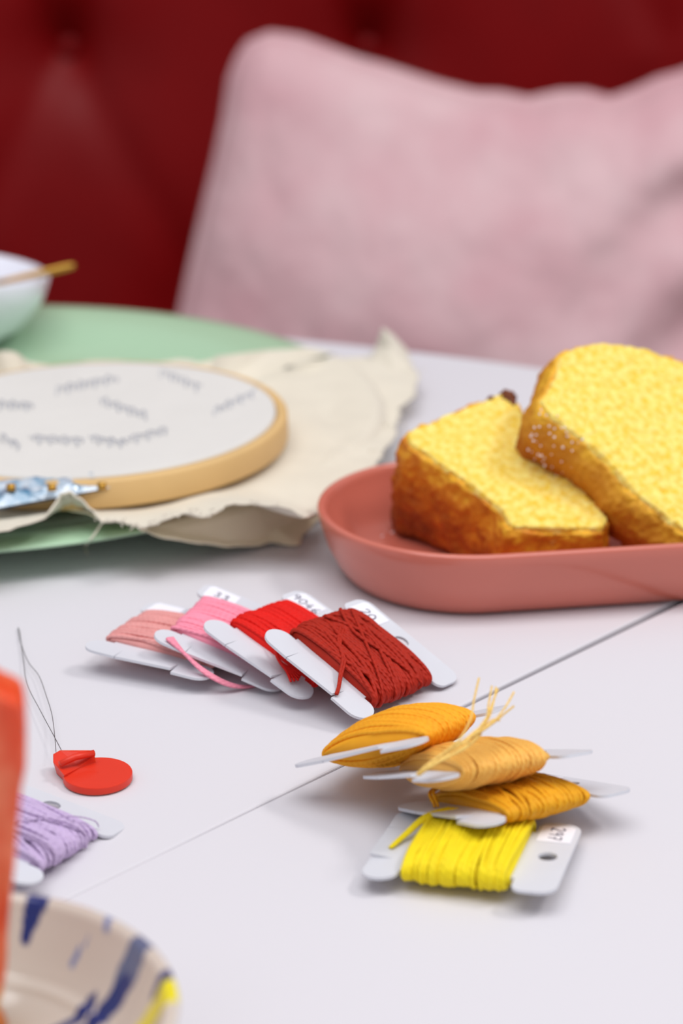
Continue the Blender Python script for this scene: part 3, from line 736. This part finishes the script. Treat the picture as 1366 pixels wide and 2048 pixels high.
# frayed tail of the apricot thread, standing up over the stack
root_z = [(836, 1548, 23.5), (858, 1530, 25.5), (900, 1500, 27.5), (930, 1482, 28.5)]
tips = [[(945, 1466, 29), (975, 1440, 30), (988, 1400, 33), (992, 1374, 35)], [(945, 1468, 29), (972, 1440, 30), (977, 1410, 32), (984, 1372, 35)],
        [(948, 1470, 29), (985, 1445, 30), (1010, 1415, 32), (1028, 1384, 34)], [(950, 1472, 28), (992, 1442, 29), (1008, 1428, 30), (1028, 1412, 31)],
        [(940, 1476, 29), (965, 1450, 30), (975, 1430, 31), (996, 1378, 34)], [(942, 1486, 28), (962, 1460, 29), (985, 1440, 30), (1000, 1441, 30)]]
ps = []
for k, t in enumerate(tips):
    o_ = (k-2.5)*1.6
    ps.append(([(x+o_*.6, y+o_*(.5 if i else 0), z) for i, (x, y, z) in enumerate(root_z)]+t, .23))
ps.append(([(836, 1548, 23.5), (862, 1526, 26), (905, 1492, 28.5), (925, 1470, 30), (942, 1435, 31), (948, 1400, 33), (958, 1356, 36)], .24))
ps.append(([(838, 1550, 23.5), (866, 1530, 26), (910, 1506, 27.5), (945, 1482, 28), (955, 1462, 29), (972, 1438, 30)], .3))
ps.append(([(834, 1550, 23.5), (856, 1534, 25.5), (890, 1515, 27), (930, 1497, 27.5), (962, 1468, 28)], .3))
ft = tail('light_orange', ps, .25, 'frayed_tail'); ft.data.materials[0] = thread_mat('frayed_floss', (255, 208, 118), sheen=.1); ft['label'] = 'pale frayed thread tail'

# ---------------------------------------------------------------- needle threader
M_red = pmat('red_orange_plastic', (222, 56, 34), rough=.38, spec=.35, sss=.3)
M_wire = pmat('thin_steel_wire', (150, 150, 152), rough=.35, metal=.8)
dc = at(196, 1562, 0); dc = Vector((dc.x, dc.y, TZ))
nt_ = thing('needle_threader', 'red-orange plastic needle threader with a thin wire loop', 'needle threader', Matrix.Translation(dc))
v_, f_ = revolve([(.0001, .0004), (.0080, .0004), (.0081, .0006), (.0081, .0020), (.0080, .0022), (.0001, .0022)], 96)
grip = mk('round_grip', v_, f_, M_red, nt_, smooth=False)
# head block: hexagonal bevelled bar lying behind the disc
hp = [at(106, 1508, .0042), at(120, 1500, .0046), at(180, 1500, .0046), at(189, 1510, .0040), at(192, 1524, .0022), at(160, 1534, .0024), at(128, 1550, .0030), at(106, 1524, .0036)]
bm = bmesh.new(); t_ = []; b_ = []
for p in hp: t_.append(bm.verts.new(p-dc)); 
for p in hp:
    q = p-dc; cx_ = sum((x-dc for x in hp), Vector())/len(hp); q = Vector((cx_.x+(q.x-cx_.x)*.86, cx_.y+(q.y-cx_.y)*.86+.0004, .0002)); b_.append(bm.verts.new(q))
bm.faces.new(t_); bm.faces.new(b_[::-1])
for i in range(8): bm.faces.new((t_[i], b_[i], b_[(i+1) % 8], t_[(i+1) % 8]))
head = bevel(from_bm('head', bm, M_red, nt_), .0005, 3, 20)
# raised rib across the head
vv, ff, uu = [], [], []
tube(vv, ff, uu, [at(120, 1528, .0044)-dc, at(150, 1514, .0050)-dc, at(188, 1506, .0048)-dc], [.0008, .0009, .0008], 8); mk('rib', vv, ff, M_red, nt_)
vv, ff, uu = [], [], []
w1 = [(124, 1503, 3.6), (110, 1476, 3.0), (80, 1420, 2.2), (54, 1368, 1.6), (47, 1320, 1.2), (41, 1280, .9), (37, 1259, .6)]
w2 = [(112, 1505, 3.6), (110, 1478, 3.0), (104, 1430, 2.4), (92, 1390, 2.0), (78, 1352, 1.8), (58, 1326, 1.4), (45, 1296, 1.0), (40, 1274, .9), (37, 1259, .6)]
for w_ in (w1, w2): tube(vv, ff, uu, smooth_path([at(x, y, z*.001)-dc for x, y, z in w_], 6), .00010, 5)
tube(vv, ff, uu, smooth_path([at(x, y, z*.001)-dc for x, y, z in [(41, 1282, .9), (38, 1262, .7), (36, 1256, .6)]], 4), .0002, 5)
mk('wire_loop', vv, ff, M_wire, nt_)

# ---------------------------------------------------------------- splatter dish, front left
def dish_mat():
    m = bpy.data.materials.new('splatter_glaze'); m.use_nodes = True; nt = m.node_tree; b = nt.nodes['Principled BSDF']
    a = nt.nodes.new('ShaderNodeAttribute'); a.attribute_name = 'glaze'; nt.links.new(a.outputs['Color'], b.inputs['Base Color'])
    b.inputs['Roughness'].default_value = .1; b.inputs['Coat Weight'].default_value = .3; b.inputs['Coat Roughness'].default_value = .05
    return m
SCx, SCy = -.068, .334
dish = thing('splatter_dish', 'cream ceramic dish with blue and yellow glaze splatters in the front left corner', 'dish', Matrix.Translation((SCx, SCy, TZ)))
prof = [(.0001, .0160), (.0276, .0160), (.0283, .0172), (.0290, .0179), (.0298, .0174)]
for k in range(1, 15): t = k/15; prof.append((.0298+.0077*t**.75, .0182+.0104*t))
prof += [(.0376, .0290), (.0382, .0298), (.0391, .0301), (.0400, .0298), (.0404, .0290), (.0400, .0270), (.0385, .021), (.0350, .012), (.030, .004), (.026, .0), (.0235, 0), (.023, .0015), (.0001, .0015)]
NA = 720; v_, f_ = revolve(prof, NA)
o = mk('dish_body', v_, f_, dish_mat(), dish)
ca = o.data.color_attributes.new('glaze', 'FLOAT_COLOR', 'POINT')
BLUE = lin((22, 34, 110)); PALE = lin((120, 132, 178)); YEL = lin((238, 222, 20)); CRM = lin((212, 199, 186)); WASH = lin((100, 106, 138))
# strokes: (angle0, s0, angle1, s1, halfwidth0, halfwidth1, colour); s runs 0 at the floor edge .. 1 at the lip
STR_ = [(72.0, 1.15, 73.5, .62, 3.6, 1.8, BLUE), (33, 1.2, 32.5, .72, 4.0, 5.0, WASH), (32.5, .72, 31.5, .25, 5.0, 3.8, WASH), (31.5, .20, 33.0, -.02, 4.4, 3.8, BLUE), (47, -.5, 41, -.2, 3.5, 3, BLUE),
        (49.2, 1.25, 47.5, 1.1, 1.4, 1.1, PALE), (54.7, .5, 55.5, .38, 1.1, .9, PALE), (53, .8, 53.2, .68, .6, .6, PALE), (16.5, 1.4, 13.5, .98, 1.8, 2.4, BLUE), (8.5, 1.5, 5.5, .2, 4.8, 7.0, YEL), (95, 1.2, 99, .2, 4, 3, BLUE), (-30, 1.2, -36, .1, 5, 4, BLUE), (150, 1.2, 146, .3, 4, 3, BLUE), (200, 1.2, 204, .3, 5, 3, YEL), (260, 1.2, 255, .3, 4, 3, BLUE)]
def sval(r, z, q):
    if q <= 4: return (r-.0302)/.012
    if q <= 18: return (z-.0182)/.0104
    if q <= 24: return 1+(q-18)*.09
    return 1.6+(.029-z)/.01
K = len(prof)
for i in range(NA):
    ang = 360*i/NA
    for q, (r, z) in enumerate(prof):
        s = sval(r, z, q); c = CRM
        for a0, s0, a1, s1, h0, h1, cc in STR_:
            t = (s-s0)/(s1-s0); tt = max(0, min(1, t)); da = (ang-(a0+(a1-a0)*tt)+180) % 360-180
            hw = h0+(h1-h0)*tt+.8*noise.noise(Vector((s*6, a0, ang*.1)))
            ds = (s-s0 if t < 0 else s-s1)*9 if (t < 0 or t > 1) else 0
            if math.hypot(da, ds*1.0) < hw: c = cc
        ca.data[i*K+q].color = c

# ---------------------------------------------------------------- orange fruit wedge standing in the dish
def fruit_mat():
    m = bpy.data.materials.new('fruit_flesh'); m.use_nodes = True; nt = m.node_tree; b = nt.nodes['Principled BSDF']
    tc = nt.nodes.new('ShaderNodeTexCoord'); n = nt.nodes.new('ShaderNodeTexNoise'); n.inputs['Scale'].default_value = 75; n.inputs['Detail'].default_value = 2
    nt.links.new(tc.outputs['Object'], n.inputs['Vector'])
    r = nt.nodes.new('ShaderNodeValToRGB'); r.color_ramp.elements[0].position = .4; r.color_ramp.elements[0].color = lin((228, 74, 26)); r.color_ramp.elements[1].position = .62; r.color_ramp.elements[1].color = lin((240, 128, 88))
    nt.links.new(n.outputs['Fac'], r.inputs['Fac'])
    sp = nt.nodes.new('ShaderNodeSeparateXYZ'); nt.links.new(tc.outputs['Object'], sp.inputs[0])
    mr = nt.nodes.new('ShaderNodeMapRange'); mr.inputs['From Min'].default_value = .0075; mr.inputs['From Max'].default_value = .0005; nt.links.new(sp.outputs['Z'], mr.inputs['Value'])
    mx = nt.nodes.new('ShaderNodeMix'); mx.data_type = 'RGBA'; nt.links.new(mr.outputs['Result'], mx.inputs['Factor']); nt.links.new(r.outputs['Color'], mx.inputs['A']); mx.inputs['B'].default_value = lin((196, 190, 40))
    nt.links.new(mx.outputs['Result'], b.inputs['Base Color'])
    b.inputs['Roughness'].default_value = .3; b.inputs['Subsurface Weight'].default_value = .3; b.inputs['Subsurface Scale'].default_value = .004; b.inputs['Subsurface Radius'].default_value = (1, .4, .2)
    return m
YW = .343
wp = [(-70, 1372), (-20, 1382), (0, 1394), (24, 1402), (44, 1409), (50, 1422), (53, 1452), (53, 1488), (50, 1530), (45, 1570), (40, 1620), (34, 1680), (28, 1740), (22, 1800), (17, 1860), (12, 1930), (4, 1985), (-10, 2030), (-60, 2040), (-90, 1900), (-105, 1700), (-100, 1500)]
base = atY(-30, 2040, YW)
wg = thing('fruit_wedge', 'upright orange-red fruit wedge with a yellow foot standing in the splatter dish', 'fruit', Matrix.Translation(base))
bm = bmesh.new(); fr = [bm.verts.new(atY(x, y, YW)-base) for x, y in wp]; f = bm.faces.new(fr)
r = bmesh.ops.extrude_face_region(bm, geom=[f])
for g in r['geom']:
    if isinstance(g, bmesh.types.BMVert): g.co.y += .012; g.co.x = g.co.x*.94-.0012
o = from_bm('flesh', bm, fruit_mat(), wg, True); 
m = o.modifiers.new('r', 'REMESH'); m.mode = 'VOXEL'; m.voxel_size = .0009; m.use_smooth_shade = True
m = o.modifiers.new('s', 'SMOOTH'); m.iterations = 6
m = o.modifiers.new('d', 'DISPLACE'); m.texture = tex('fruit_lumps', .012, 1); m.strength = .0012; m.texture_coords = 'LOCAL'
# peel along the far side
vv, ff, uu = [], [], []
tube(vv, ff, uu, smooth_path([atY(x, y, YW+.006)-base for x, y in wp[17:]], 4), .004, 10); mk('peel', vv, ff, pmat('orange_peel', (222, 120, 30), rough=.4), wg)
print('scene built')
